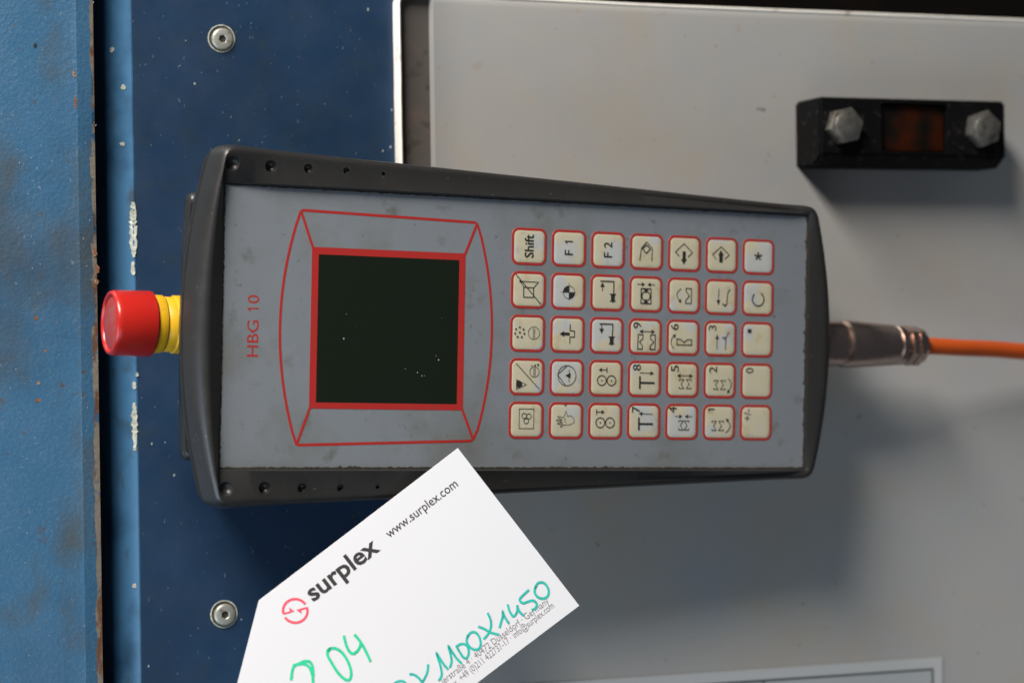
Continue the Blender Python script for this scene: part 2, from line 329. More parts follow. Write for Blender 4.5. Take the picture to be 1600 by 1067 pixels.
def cap_screw(u, v, rot):
    x, y, _ = on_z(u, v, ZP)
    bm = bmesh.new(); lathe(bm, [(ZP + .12, 4.75), (ZP + .5, 4.95), (ZP + .12, 5.25)], 'z', 40, (x, y, 0), False, False)
    rim = from_bm('countersink_rim', bm, M['chip'], smooth=True); rel(rim, bp_)
    bm = bmesh.new(); lathe(bm, [(ZP + .05, 4.95), (ZP + .16, 4.9), (ZP + .16, 3.9)], 'z', 40, (x + .1, y + .1, 0), False, False)
    rel(from_bm('screw_recess', bm, M['grime'], smooth=True), bp_)
    bm = bmesh.new()                                       # head with a real hexagon socket
    n = 36; R3 = [(4.15, .15), (4.15, .7), (3.85, 1.15), (3.3, 1.35)]
    rings = []
    for r, z in R3: rings.append([bm.verts.new((x + .25 + r * math.cos(2 * math.pi * i / n), y - .2 + r * math.sin(2 * math.pi * i / n), ZP + z)) for i in range(n)])
    def hexr(t, R):
        s_ = (t - math.radians(rot)) % (math.pi / 3) - math.pi / 6; return R * math.cos(math.pi / 6) / math.cos(s_)
    for R, z in ((1.75, 1.35), (1.5, 1.15), (1.4, -.6)): rings.append([bm.verts.new((x + .25 + hexr(2 * math.pi * i / n, R) * math.cos(2 * math.pi * i / n), y - .2 + hexr(2 * math.pi * i / n, R) * math.sin(2 * math.pi * i / n), ZP + z)) for i in range(n)])
    for A, B in zip(rings, rings[1:]):
        for i in range(n): bm.faces.new((A[i], A[(i + 1) % n], B[(i + 1) % n], B[i]))
    h = from_bm('socket_screw', bm, M['screwst'], smooth=True, angle=40); rel(h, bp_)
    bm = bmesh.new(); poly(bm, hexpts(x + .25, y - .2, 1.5, rot), ZP + .5)
    s = flat('screw_socket', bm, M['grime'], None); s.parent = h
cap_screw(346, 61, 10); cap_screw(350, 959, 30)
tag(bp_, 'dark blue painted steel plate with two socket screws behind the left of the pendant', 'mounting plate')

# --- grey cabinet door: bulged face, channel with its shade painted brown, white lip round it
xf0 = on_z(677, 130, 0)[0]; xlip = on_z(623, 130, 0)[0]
yt = on_z(1100, 12.5, 0)[1]
gd = empty('grey_cabinet_door', (xf0 + 200, -100, -15))
def face_height(x, y):
    dx = x - xf0; z = 0.0
    if dx < 16: z += 1.3 * (1 - dx / 16) ** 2
    return z
rise = lambda x: 1.1 * min(max((60 - x) / 104, 0), 1)
bm = bmesh.new()
xs = [xf0 + q for q in (0, .3, .8, 1.5, 2.5, 4, 5.5, 7.5, 9.5, 14, 40, 120, 240, 600)]
yr = [yt - q for q in (.6, .9, 1.6, 3.5, 8, 40, 120, 200, 300, 520)]
g = [[bm.verts.new((x, y + (rise(x) if j < 4 else 0), face_height(x, y) - (1.4 if j == 0 else .5 if j == 1 else .1 if j == 2 else 0))) for j, y in enumerate(yr)] for x in xs]
for i in range(len(xs) - 1):
    for j in range(len(yr) - 1): bm.faces.new((g[i][j], g[i + 1][j], g[i + 1][j + 1], g[i][j + 1]))
for i in range(len(xs) - 1):                            # skirts
    for j in (0, len(yr) - 1):
        a1, a2 = g[i][j], g[i + 1][j]; b1 = bm.verts.new((a1.co.x, a1.co.y, -30)); b2 = bm.verts.new((a2.co.x, a2.co.y, -30)); bm.faces.new((a1, a2, b2, b1))
for j in range(len(yr) - 1):
    a1, a2 = g[0][j], g[0][j + 1]; b1 = bm.verts.new((a1.co.x, a1.co.y, -30)); b2 = bm.verts.new((a2.co.x, a2.co.y, -30)); bm.faces.new((a1, a2, b2, b1))
o = from_bm('door_face', bm, M['grey'], smooth=True, angle=50); rel(o, gd)
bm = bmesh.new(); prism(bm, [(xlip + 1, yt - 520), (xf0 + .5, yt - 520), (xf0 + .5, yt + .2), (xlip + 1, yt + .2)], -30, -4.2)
rel(from_bm('groove_shade', bm, M['groove_shade']), gd)
# lip: a rounded strip swept round the corner
path = [(xlip + .9, yt - 520)] + [(xlip + .9 + rnd.uniform(-.07, .07), y) for y in np.arange(yt - 200, yt - 6, 6)] + [(xlip + .9 + 4 - 4 * math.cos(t), yt + 1.1 - 4 + 4 * math.sin(t)) for t in np.linspace(0, math.pi / 2, 8)] + [(x, yt + rise(x) + rnd.uniform(-.05, .05)) for x in np.arange(xlip + 12, 330, 9)] + [(900, yt)]
bm = bmesh.new(); cs = [(-.9, -30), (-.9, -1.2), (-.55, -.4), (0, -.1), (.45, -.4), (.7, -1.0), (.7, -30)]; rows = []
for i, p in enumerate(path):
    a = np.array(path[max(i - 1, 0)]); b = np.array(path[min(i + 1, len(path) - 1)]); t = (b - a) / np.linalg.norm(b - a); nr = np.array([t[1], -t[0]])
    rows.append([bm.verts.new((p[0] + nr[0] * q, p[1] + nr[1] * q, z)) for q, z in cs])
for A, B in zip(rows, rows[1:]):
    for i in range(len(cs) - 1): bm.faces.new((A[i], A[i + 1], B[i + 1], B[i]))
o = from_bm('door_lip', bm, M['lip'], smooth=True, angle=50); rel(o, gd)
tag(gd, 'light grey enamelled cabinet door with a white lip and channel of painted brown shade at its left', 'cabinet door')

# --- label plate low on the door
lb = empty('rating_label', (150, -150, 0))
q = lambda u, v: tuple(on_z(u, v, .6)[:2])
tl, tr = q(860, 1066), q(1472.5, 1026); ang = math.atan2(tr[1] - tl[1], tr[0] - tl[0]); ex = np.array([math.cos(ang), math.sin(ang)]); ey = np.array([-ex[1], ex[0]])
TR = np.array(tr); pt = lambda a, b: tuple(TR - ex * a - ey * b)
bm = bmesh.new(); prism(bm, [pt(0, 0), pt(190, 0), pt(190, 110), pt(0, 110)], .02, .5); rel(from_bm('label_sheet', bm, M['label']), lb)
bm = bmesh.new(); poly(bm, [pt(4.8, 4.8), pt(185, 4.8), pt(185, 105), pt(4.8, 105)], .56); rel(flat('label_field', bm, M['label2'], None), lb)
bm = bmesh.new()
ribbon(bm, [pt(4.8, 4.8), pt(185, 4.8), pt(185, 105), pt(4.8, 105)], .9, .62, closed=True)
xm = TR - np.array(q(1193, 1062)); am = float(xm @ ex); ribbon(bm, [pt(am, 4.8), pt(am, 105)], .9, .64)
for b_ in (25, 45, 65, 85): ribbon(bm, [pt(4.8, b_), pt(185, b_)], .6, .66)
rel(flat('label_ruling', bm, M['line'], None), lb)
tag(lb, 'pale grey ruled label plate low on the grey cabinet door', 'label plate')

# --- black block with two hexagon bolts and an orange-brown roller window
HB = 21.0
a = on_z(1281, 149, HB); b = on_z(1571, 161, HB); c_ = on_z(1572, 243, HB)
bx0, bx1, by1, by0 = a[0], b[0], (a[1] + b[1]) / 2, c_[1] - 1
bk = empty('black_catch_block', ((bx0 + bx1) / 2, (by0 + by1) / 2, 0))
wl = on_z(1377, 200, HB)[0]; wr = on_z(1482, 200, HB)[0]; wt = on_z(1430, 162, HB)[1]; wb = on_z(1430, 238, HB)[1]
bm = bmesh.new()
out = [(bx0, by0), (bx1, by0), (bx1, by1), (bx0, by1)]; inn = [(wl, wb), (wr, wb), (wr, wt), (wl, wt)]
V = lambda pts, z: [bm.verts.new((x, y, z)) for x, y in pts]
ob_, ot, it, ib = V([(bx0, by0 - 4), (bx1, by0 - 4), (bx1, by1), (bx0, by1)], .01), V(out, HB), V(inn, HB), V(inn, 5)
om = V([(bx0, by0 - 4), (bx1, by0 - 4), (bx1, by1), (bx0, by1)], HB - 6)
for A, B in ((ob_, om), (om, ot), (ot, it), (it, ib)):
    for i in range(4): bm.faces.new((A[i], A[(i + 1) % 4], B[(i + 1) % 4], B[i]))
bm.faces.new(ib); bm.faces.new(ob_)
bmesh.ops.recalc_face_normals(bm, faces=bm.faces[:])
es = [e for e in bm.edges if all(v_ in ot + om + ob_ for v_ in e.verts) and not all(v_ in ob_ for v_ in e.verts) and not all(v_ in om for v_ in e.verts)]
bmesh.ops.bevel(bm, geom=es, offset=1.0, segments=3, affect='EDGES')
o = from_bm('block_body', bm, M['block'], smooth=True, angle=40); rel(o, bk)
bm = bmesh.new(); prism(bm, [(wl + .05, wb + .05), (wr - .05, wb + .05), (wr - .05, wt - .05), (wl + .05, wt - .05)], 5.5, HB - 2.6, 1.2, 3); rel(from_bm('amber_window', bm, M['roller'], smooth=True, angle=40), bk)
for (u, v, rt) in ((1324, 196, 12), (1541, 201, 20)):
    p = on_z(u, v, HB + 5)
    bm = bmesh.new(); prism(bm, hexpts(p[0], p[1], 7.6, rt), HB + .3, HB + 5.2, .6, 2); h = from_bm('hexagon_bolt', bm, M['steel'], smooth=True, angle=30); rel(h, bk)
    bm = bmesh.new(); lathe(bm, [(HB + 5.15, 5.6), (HB + 5.45, 5.2), (HB + 5.5, .8), (HB + 5.35, .01)], 'z', 28, (p[0], p[1], 0), False, False); f_ = from_bm('bolt_face', bm, M['steel'], smooth=True); f_.parent = h
tag(bk, 'black plastic block with two hexagon bolts and a dim amber window on the grey door', 'catch block')

# ================================================================== the hand-held control pendant
PK = 0.98743                                    # measured size of the pendant
PX, PY, PZ = C + PK * (np.array([-10.3016, 2.4826, 48.0]) - C)
EU = Euler((math.radians(-.2452), math.radians(4.8614), math.radians(-2.1403)), 'XYZ')
PM = np.array(EU.to_matrix())
pend = empty('control_pendant', (PX, PY, PZ), EU); pend.scale = (PK,) * 3
def loc(u, v, z=0.0):                           # pendant coordinates (mm) of a sight line at local height z
    d = PM.T @ ray(u, v); d = d; o_ = PM.T @ (C - np.array([PX, PY, PZ])) / PK; return (o_ + d * ((z - o_[2]) / d[2]))[:2]

def outline(xl, xr, hl, hr, bl, br, r, n_side=110, n_end=28, n_c=6):
    """closed loop, CCW from lower left: bottom, right end, top, left end - ends bulge outwards"""
    ends = {}
    def side(p, q_, bulge, nn, m):
        p, q_ = np.array(p, float), np.array(q_, float); d = q_ - p; ln = np.linalg.norm(d); nr = np.array([d[1], -d[0]]) / ln
        t0 = min(r / ln, .45); f = lambda t: p + d * t + nr * bulge * 4 * t * (1 - t)
        return [f(t) for t in np.linspace(t0, 1 - t0, m)]
    A, B, Cc, D = (xl, -hl), (xr, -hr), (xr, hr), (xl, hl)
    ss = [side(A, B, 0, 0, n_side), side(B, Cc, br, 0, n_end), side(Cc, D, 0, 0, n_side), side(D, A, bl, 0, n_end)]
    cs_ = [B, Cc, D, A]; pts = []
    for s_, c__, nx in zip(ss, cs_, ss[1:] + ss[:1]):
        pts += s_; p, q_, c__ = s_[-1], nx[0], np.array(c__, float)
        for t in np.linspace(0, 1, n_c + 2)[1:-1]: pts.append(p * (1 - t) ** 2 + 2 * c__ * t * (1 - t) + q_ * t * t)
    return pts
def loft(loops, close_top=True, close_bottom=True):
    bm = bmesh.new(); R = [[bm.verts.new((p[0], p[1], zf(p[0]) if callable(zf) else zf)) for p in lp] for lp, zf in loops]
    n = len(R[0])
    for A, B in zip(R, R[1:]):
        for i in range(n): bm.faces.new((A[i], A[(i + 1) % n], B[(i + 1) % n], B[i]))
    if close_top: bm.faces.new(R[0])
    if close_bottom: bm.faces.new(R[-1])
    return bm
lerp = lambda x, x0, x1, a, b: a + (b - a) * min(max((x - x0) / (x1 - x0), 0), 1)
_ss = lambda t: t * t * (3 - 2 * t)
side_w = lambda x: _ss(lerp(x, -120.5, -98, 0, 1)) * _ss(lerp(x, 108, 121, 1, 0))      # 1 along the long sides, 0 at both ends
zc = lambda dz: (lambda x: lerp(x, -125, 125, 4.2, 1.8) + dz - 2.5 * side_w(x))
PL, PW = 119.3, 49.27
loops = [
 (outline(-PL - .2, PL + .2, PW + .2, PW + .2, 0, 0, .6), -.6),
 (outline(-PL - .35, PL + .35, PW + .35, PW + .35, 0, 0, .7), .9),
 (outline(-PL - .9, PL + .9, PW + .9, PW + .9, .6, .4, 1.2), lambda x: 1.2 + .9 * side_w(x)),
 (outline(-PL - .6, PL + 1.2, 59.8, 51.0, 4.6, 5.5, 2.4), zc(-.25)),
 (outline(-PL - .7, PL + 2.0, 61.0, 51.7, 5.8, 6.1, 3.0), zc(0)),
 (outline(-PL - .9, PL + 2.9, 61.9, 52.4, 7.0, 6.7, 3.8), zc(-.35)),
 (outline(-PL - 1.3, PL + 3.7, 62.7, 53.0, 7.9, 7.2, 4.4), zc(-1.3)),
 (outline(-PL - 1.7, PL + 4.1, 63.2, 53.3, 8.6, 7.5, 5.0), zc(-2.9)),
 (outline(-PL - 2.3, PL + 4.2, 63.5, 53.4, 9.2, 7.5, 5.2), zc(-5)),
 (outline(-PL - 3.4, PL + 4.1, 63.5, 53.3, 9.3, 7.4, 5.2), zc(-8.6)),
 (outline(-PL - 2.4, PL + 3.3, 62.7, 52.5, 9.2, 7.2, 5.2), zc(-8.9)),
]
front = from_bm('front_housing', loft(loops), M['bezel'], pend, smooth=True, angle=48)
# finger dimples: real hollows cut into both long rims
bm = bmesh.new()
for sgn in (1, -1):
    for x, r in ((-117.4, 2.75), (-103.0, 2.3), (-89.0, 1.8), (-74.6, 1.35), (-60.4, .95)):
        z_ = zc(-.9)(x) + r * .14
        bmesh.ops.create_uvsphere(bm, u_segments=20, v_segments=12, radius=r, matrix=Matrix.Translation((x, sgn * (56.2 - (0 if x < -70 else .3)), z_ + .2)))
cut = from_bm('cutter', bm, M['bezel'], pend, smooth=True)
md = front.modifiers.new('dimples', 'BOOLEAN'); md.operation = 'DIFFERENCE'; md.object = cut; md.solver = 'EXACT'
bpy.context.view_layer.update(); dg = bpy.context.evaluated_depsgraph_get()
nm = bpy.data.meshes.new_from_object(front.evaluated_get(dg)); front.modifiers.clear()
for p in nm.polygons: p.use_smooth = True
nm.set_sharp_from_angle(angle=math.radians(48))
nm.materials.clear(); nm.materials.append(M['bezel']); front.data = nm; nm.name = 'front_housing'
bpy.data.objects.remove(cut)
# rear shell
loops = [
 (outline(-PL - 2.4, PL + 2.8, 62.4, 52.2, 9.2, 7.0, 5), zc(-9.9)),
 (outline(-PL - 3.7, PL + 3.6, 63.2, 52.9, 9.3, 7.2, 5.4), zc(-10.2)),
 (outline(-PL - 3.6, PL + 3.4, 63.0, 52.7, 9.3, 7.0, 5.6), zc(-12.5)),
 (outline(-PL - .8, PL + 2.4, 61.8, 51.6, 9.0, 6.8, 7), zc(-18)),
 (outline(-PL + 3.0, PL - 1.0, 57.0, 47.0, 6.0, 6.0, 8), zc(-24)),
 (outline(-PL + 9.0, PL - 6.0, 52.0, 43.0, 4.0, 5.0, 9), zc(-28)),
]
from_bm('rear_shell', loft(loops), M['bezel'], pend, smooth=True, angle=50)
loops = [(outline(-PL - 6.2, -90, 46.5, 44, 1.0, 0, 4), -19.0), (outline(-PL - 6.6, -89, 48.0, 45, 1.0, 0, 4), -20.5),
         (outline(-PL - 6.4, -89, 48.0, 45, 1.0, 0, 4), -25.5), (outline(-PL + 6, -80, 46, 44, 0, 0, 5), -36.0), (outline(-PL + 10, -70, 54, 50, 0, 0, 5), -40.0), (outline(-PL + 14, -60, 56, 52, 0, 0, 5), -72.0)]
from_bm('hanger_bracket', loft(loops), M['bezel'], pend, smooth=True, angle=50)

# membrane sheet and the grime in its joint
bm = bmesh.new(); prism(bm, rrect(0, 0, PL, PW, .9, 3), -.5, 0.0); from_bm('membrane_sheet', bm, M['sheet'], pend)
bm = bmesh.new(); rr = random.Random(8)
def grime_run(p, q_, n, w0, w1):
    p, q_ = np.array(p, float), np.array(q_, float); d = (q_ - p) / n; nr = np.array([-d[1], d[0]]) / np.linalg.norm(d); A, B = [], []
    for i in range(n + 1):
        c__ = p + d * i; ww = rr.uniform(w0, w1) * (1.7 if rr.random() < .08 else 1)
        A.append(bm.verts.new((*(c__ - nr * .1), .06))); B.append(bm.verts.new((*(c__ + nr * ww), .05)))
    for i in range(n): bm.faces.new((A[i], A[i + 1], B[i + 1], B[i]))
grime_run((-PL, -PW), (PL, -PW), 260, .12, .55); grime_run((PL, PW), (-PL, PW), 220, .05, .35)
grime_run((-PL, PW), (-PL, -PW), 110, .1, .6); grime_run((PL, -PW), (PL, PW), 110, .15, .8)
o = flat('joint_grime', bm, M['grime'], pend); o['kind'] = 'stuff'

# display with its printed red frames
bm = bmesh.new(); prism(bm, rrect(-56.8, 0.1, 27.25, 26.2, .25, 2), .01, .10); disp = from_bm('display_window', bm, M['glass'], pend)
bm = bmesh.new(); ring_face(bm, rrect(-56.85, .25, 29.75, 28.55, .3, 2), rrect(-56.8, .1, 27.25, 26.2, .25, 2), .09); flat('display_frame', bm, M['red'], pend)
def arc_pts(x0, x1, y, n=20): return [(x0 + (x1 - x0) * 4 * t * (1 - t), y * (1 - 2 * t)) for t in np.linspace(0, 1, n + 1)]
bm = bmesh.new()
L_ = arc_pts(-91.4, -98.0, 40.6)[1:-1]; R_ = arc_pts(-22.2, -16.0, 39.2)[1:-1]
lp = [(-90.2, 41.6)] + [(-23.6, 40.3), (-22.6, 39.6)] + R_ + [(-22.6, -38.6), (-23.8, -39.4), (-90.2, -41.2), (-91.2, -40.6)] + L_[::-1] + [(-91.2, 40.9)]
ribbon(bm, lp, .95, .07, closed=True); flat('frame_outline', bm, M['red'], pend)
for p, q_ in (((-90.8, 40.8), (-86.3, 28.6)), ((-90.8, -40.6), (-86.3, -28.1)), ((-22.9, 39.4), (-27.3, 28.6)), ((-22.9, -38.6), (-27.3, -28.1))): bm = bmesh.new(); ribbon(bm, [p, q_], .95, .08); flat('frame_corner_line', bm, M['red'], pend)
bm = bmesh.new(); text_bm(bm, 'HBG', (-105.9, -10.4), (-105.9, 2.3), 4.15, .004); text_bm(bm, '0', (-105.9, 8.2), (-105.9, 11.1), 4.15, .004, ref='0'); ribbon(bm, [(-105.9, 6.4), (-110.05, 6.4)], .46, .001, round_cap=False); ribbon(bm, [(-109.9, 6.3), (-108.9, 5.4)], .42, .003, round_cap=False); bmesh.ops.translate(bm, vec=(0, 0, .05), verts=bm.verts[:]); flat('model_lettering', bm, M['red'], pend)
bm = bmesh.new()
for (u, v, r_) in ((537, 529, .5), (541, 491, .25), (685, 562, .55), (681, 556, .25), (633, 576, .3), (652, 582, .4), (659, 587, .4), (663, 587, .2), (555, 510, .12), (690, 497, .12)):
    x, y = loc(u, v); poly(bm, blob(x, y, r_ * .5, r_ * .7, 8), .14)
o = flat('dust_fleck', bm, M['dust'], pend); o['kind'] = 'stuff'

# ---- keys: raised cream domes with printed red border and black symbols
KX = lambda i: -1.42 + 16.44 * i
KY = lambda j: 32.40 - 16.02 * j
KHX, KHY = 6.3, 6.0
def key_mesh():
    bm = bmesh.new(); rings = []
    for ins, z, r in ((0, .03, 2.0), (.2, .13, 1.9), (.8, .19, 1.6), (1.8, .23, 1.3), (3.4, .25, .8)):
        rings.append([bm.verts.new((x, y, z)) for x, y in rrect(0, 0, KHX - ins, KHY - ins, r, 6)])
    n = len(rings[0])
    for A, B in zip(rings, rings[1:]):
        for i in range(n): bm.faces.new((A[i], A[(i + 1) % n], B[(i + 1) % n], B[i]))
    bm.faces.new(rings[-1]); bmesh.ops.recalc_face_normals(bm, faces=bm.faces[:]); bmesh.ops.scale(bm, vec=(S, S, S), verts=bm.verts[:])
    me = bpy.data.meshes.new('key'); bm.to_mesh(me); bm.free()
    for p in me.polygons: p.use_smooth = True
    me.materials.append(M['key']); return me
def border_mesh():
    bm = bmesh.new(); o_ = rrect(0, 0, KHX + .93, KHY + .9, 2.8, 6); i_ = rrect(0, 0, KHX - .1, KHY - .1, 1.9, 6)
    A = [bm.verts.new((x, y, .03)) for x, y in o_]; B = [bm.verts.new((x * .985, y * .985, .12)) for x, y in o_]; D = [bm.verts.new((x, y, .14)) for x, y in i_]
    n = len(A)
    for P_, Q_ in ((A, B), (B, D)):
        for i in range(n): bm.faces.new((P_[i], P_[(i + 1) % n], Q_[(i + 1) % n], Q_[i]))
    bmesh.ops.recalc_face_normals(bm, faces=bm.faces[:]); bmesh.ops.scale(bm, vec=(S, S, S), verts=bm.verts[:])
    me = bpy.data.meshes.new('key_border'); bm.to_mesh(me); bm.free(); me.materials.append(M['keyred']); return me
KM, BMH = key_mesh(), border_mesh(); ZI = .36
class Pen:                                         # symbol drawing in enlarged-photo units from the key's centre (y down)
    def __init__(s, c): s.bm = bmesh.new(); s.fx = .0385 * (1 + .018 * c); s.fy = .0327 * (1 + .008 * c); s.k = 0
    def m(s, p): return (p[0] * s.fx, -p[1] * s.fy)
    def z(s): s.k += 1; return ZI + .002 * s.k
    def line(s, pts, w_=.30, closed=False): ribbon(s.bm, [s.m(p) for p in pts], w_, s.z(), closed)
    def fill(s, pts): poly(s.bm, [s.m(p) for p in pts], s.z())
    def circ(s, x, y, r, w_=.28, a0=0, a1=360): cx, cy = s.m((x, y)); ribbon(s.bm, circ(cx, cy, r, a0, a1, 28), w_, s.z(), a1 - a0 >= 360)
    def dot(s, x, y, r): cx, cy = s.m((x, y)); poly(s.bm, circ(cx, cy, r, n=14), s.z())
    def arrow(s, p, q_, w_=.28, hl=1.25, hw=.75):
        a, b = Vector(s.m(p)), Vector(s.m(q_)); d = (b - a).normalized(); n = Vector((-d.y, d.x))
        ribbon(s.bm, [tuple(a), tuple(b - d * hl * .7)], w_, s.z(), round_cap=False)
        poly(s.bm, [tuple(b), tuple(b - d * hl + n * hw), tuple(b - d * hl - n * hw)], s.z())
    def head(s, at, frm, hl=1.3, hw=.75):
        b, a = Vector(s.m(at)), Vector(s.m(frm)); d = (b - a).normalized(); n = Vector((-d.y, d.x)); poly(s.bm, [tuple(b + d * hl * .5), tuple(b - d * hl * .5 + n * hw), tuple(b - d * hl * .5 - n * hw)], s.z())
    def text(s, t, x, y0, y1, h, bold=0.0):        # reads upwards; x = baseline (right side), y0 lower end, y1 upper end
        text_bm(s.bm, t, s.m((x, y0)), s.m((x, y1)), h, s.z(), bold)
    def one(s, x, y0, h, w_=.42):                      # a plain '1' with its flag, foot at height y0
        cx, cy = s.m((x, y0)); ribbon(s.bm, [(cx, cy), (cx - h, cy)], w_, s.z(), round_cap=False); ribbon(s.bm, [(cx - h + .12, cy), (cx - h * .72, cy - .85)], w_ * .85, s.z(), round_cap=False)
    def digit(s, t, x=-48, y0=-98, y1=-168, h=3.35): s.text(t, x, y0, y1, h)
def sg(p, x0, x1, y0, y1, mirror=False):           # the notched-press-tool sign, Sigma-like
    a, b = (x1, x0) if not mirror else (x0, x1); m_ = (x0 + x1) / 2
    p.line([(a, y0 + 14), (a, y0), (b, y0), (m_ + (6 if not mirror else -6), (y0 + y1) / 2), (b, y1), (a, y1), (a, y1 - 14)], .30)
def motor(p, x, y):
    p.fill([(x - 38, y), (x + 38, y), (x + 20, y + 20), (x + 20, y + 72), (x + 34, y + 92), (x + 10, y + 88), (x, y + 108), (x - 10, y + 88), (x - 36, y + 92), (x - 20, y + 72), (x - 20, y + 20)])
def sym(j, i):
    p = Pen(i); k = (j, i)
    if k == (0, 0): p.text('Shift', 42, 125, -138, 3.6, .014)
    elif k == (0, 1): p.text('F', 38, 75, 18, 3.4, .006); p.one(38, -78, 3.4)
    elif k == (0, 2): p.text('F 2', 38, 82, -92, 3.4, .006)
    elif k == (0, 3): p.line([(-75, 100), (-60, -40), (-7, -112), (55, -40), (52, 100)], .34); p.line([(-7, -78), (35, -35), (-7, 18), (-48, -35)], .42, True)
    elif k == (0, 4): p.line([(-60, 30), (-100, -15), (-10, -112), (80, -15), (35, 35)], .34); p.fill([(-24, -25), (8, -25), (8, 62), (22, 62), (-10, 122), (-42, 62), (-24, 62)])
    elif k == (0, 5): p.line([(-65, 45), (-100, -7), (-12, -97), (75, -7), (30, 40)], .34); p.fill([(-30, 80), (6, 80), (6, 0), (18, 0), (-12, -60), (-42, 0), (-30, 0)])
    elif k == (0, 6):
        for t in range(5):
            a = math.radians(90 + 72 * t); p.line([(-7, -8), (-7 + 38 * math.cos(a) , -8 - 42 * math.sin(a))], .62)
    elif k == (1, 0): p.line([(-140, -172), (125, 150)], .34); p.line([(-90, -95), (100, -90), (50, -25), (-55, -30)], .34, True); p.line([(-55, -30), (50, -25), (50, 83), (-55, 83)], .34, True); p.dot(-90, -95, .5)
    elif k == (1, 1):
        cx, cy = p.m((4, 10)); p.circ(4, 10, 2.4, .2)
        poly(p.bm, [(cx, cy)] + circ(cx, cy, 2.4, 90, 180, 10), p.z()); poly(p.bm, [(cx, cy)] + circ(cx, cy, 2.4, 270, 359.9, 10), p.z()); p.line([(4, -95), (4, 95)], .14); p.line([(-85, 10), (70, 10)], .14)
    elif k == (1, 2): p.line([(-77, -130), (63, -130), (63, 15)], .44); p.arrow((-57, -20), (-57, -118), .3, 1.7, .95); motor(p, 55, 8)
    elif k == (1, 3):
        p.arrow((-95, -110), (-15, -110), .26, 1.4, .8); p.arrow((90, -110), (10, -110), .26, 1.4, .8); p.line([(-55, -62), (50, -62), (50, 105), (-55, 105)], .42, True); p.circ(-3, 20, 1.75, .42)
        p.fill([(-30, -62), (24, -62), (-3, -8)]); p.fill([(-32, 105), (26, 105), (-3, 50)])
    elif k == (1, 4): p.line(smooth_path([(-35, -75), (-68, -40), (-76, -5), (-66, 30), (-45, 60)]), .3); p.head((-38, 66), (-62, 40)); p.line([(20, -85), (76, -82), (76, 85), (14, 85), (18, 52), (56, 0), (20, -48)], .34, True)
    elif k == (1, 5): p.arrow((-28, -95), (-33, 92), .3, 1.9, .85); p.line([(90, -90), (66, -50), (55, 85)], .34); p.line([(15, 75), (38, 98), (55, 82)], .5)
    elif k == (1, 6): p.circ(0, 10, 2.6, .5, -255 + 30, 75 - 15)
    elif k == (2, 0):
        cx, cy = p.m((-88, -8))
        for t in range(7):
            a = math.radians(90 + 360 / 7 * t); poly(p.bm, circ(cx + 1.95 * math.cos(a), cy + 1.85 * math.sin(a), .42, n=10), p.z())
        poly(p.bm, circ(cx, cy, .42, n=10), p.z()); p.circ(62, -6, 2.3, .2); p.line([(55, -60), (55, 50)], .2); p.line([(70, -60), (70, 50)], .2)
    elif k == (2, 1): p.line([(22, -112), (22, -45), (70, -40), (70, 28), (22, 28)], .36); p.line([(22, 35), (22, 98)], .36); p.fill([(20, -22), (-40, -22), (-40, -38), (-86, -5), (-40, 26), (-40, 10), (20, 10)])
    elif k == (2, 2): p.line([(-77, -130), (60, -130), (57, 12)], .44); p.arrow((-58, -130), (-60, -20), .3, 1.9, .95); motor(p, 50, 8)
    elif k == (2, 3):
        p.digit('9', -48, -92, -162); p.arrow((10, -58), (-66, -58), .28, 1.5, .85); p.arrow((10, -58), (99, -58), .28, 1.5, .85)
        p.line([(-78, -25), (-28, -20), (-28, 20), (-63, 60), (-33, 100), (-33, 140), (-83, 142)], .36, True); p.line([(102, -25), (52, -20), (52, 20), (87, 60), (52, 100), (47, 140), (102, 142)], .36, True)
    elif k == (2, 4): p.digit('6', -55, -85, -155); p.line(smooth_path([(-100, 125), (-125, 85), (-132, 45), (-118, 5), (-95, -20)]), .3); p.head((-92, -24), (-115, 5)); p.line([(-70, 15), (-30, 20), (5, 55), (45, 20), (87, 20), (87, 82), (-67, 82)], .36, True)
    elif k == (2, 5): p.digit('3', -50, -90, -152); p.arrow((-40, 120), (-38, -52), .3, 1.9, .85); p.line([(50, 120), (55, -15), (82, -75)], .34); p.line([(55, -15), (20, -15), (40, 5)], .4)
    elif k == (2, 6): p.fill([(-105, -117), (-65, -117), (-65, -75), (-105, -75)])
    elif k == (3, 0): p.line([(-118, -147), (127, 133)], .28); p.circ(75, -57, 1.9, .2); p.line([(69, -100), (69, -12)], .2); p.line([(82, -100), (82, -12)], .2); p.line([(38, -125), (55, -125)], .2); p.dot(80, -130, .35); p.dot(112, -138, .42); p.line([(-113, 33), (-113, 143), (-8, 88)], .22, True); p.fill([(-110, 50), (-82, 42), (-56, 68), (-52, 98), (-80, 122), (-110, 118)])
    elif k == (3, 1): p.circ(-2, -22, 3.75, .26); p.line([(-5, -130), (-102, -30), (-15, 90)], .26); p.line([(20, -90), (20, 50)], .2); p.fill([(-20, -25), (35, -55), (35, 10)])
    elif k in ((3, 2), (4, 2)):
        dx = 0 if j == 3 else -8; dy = 25 if j == 3 else 18
        for q_ in (-47 + dx, 55 + dx): p.circ(q_, dy, 1.85, .38); p.dot(q_, dy, .3)
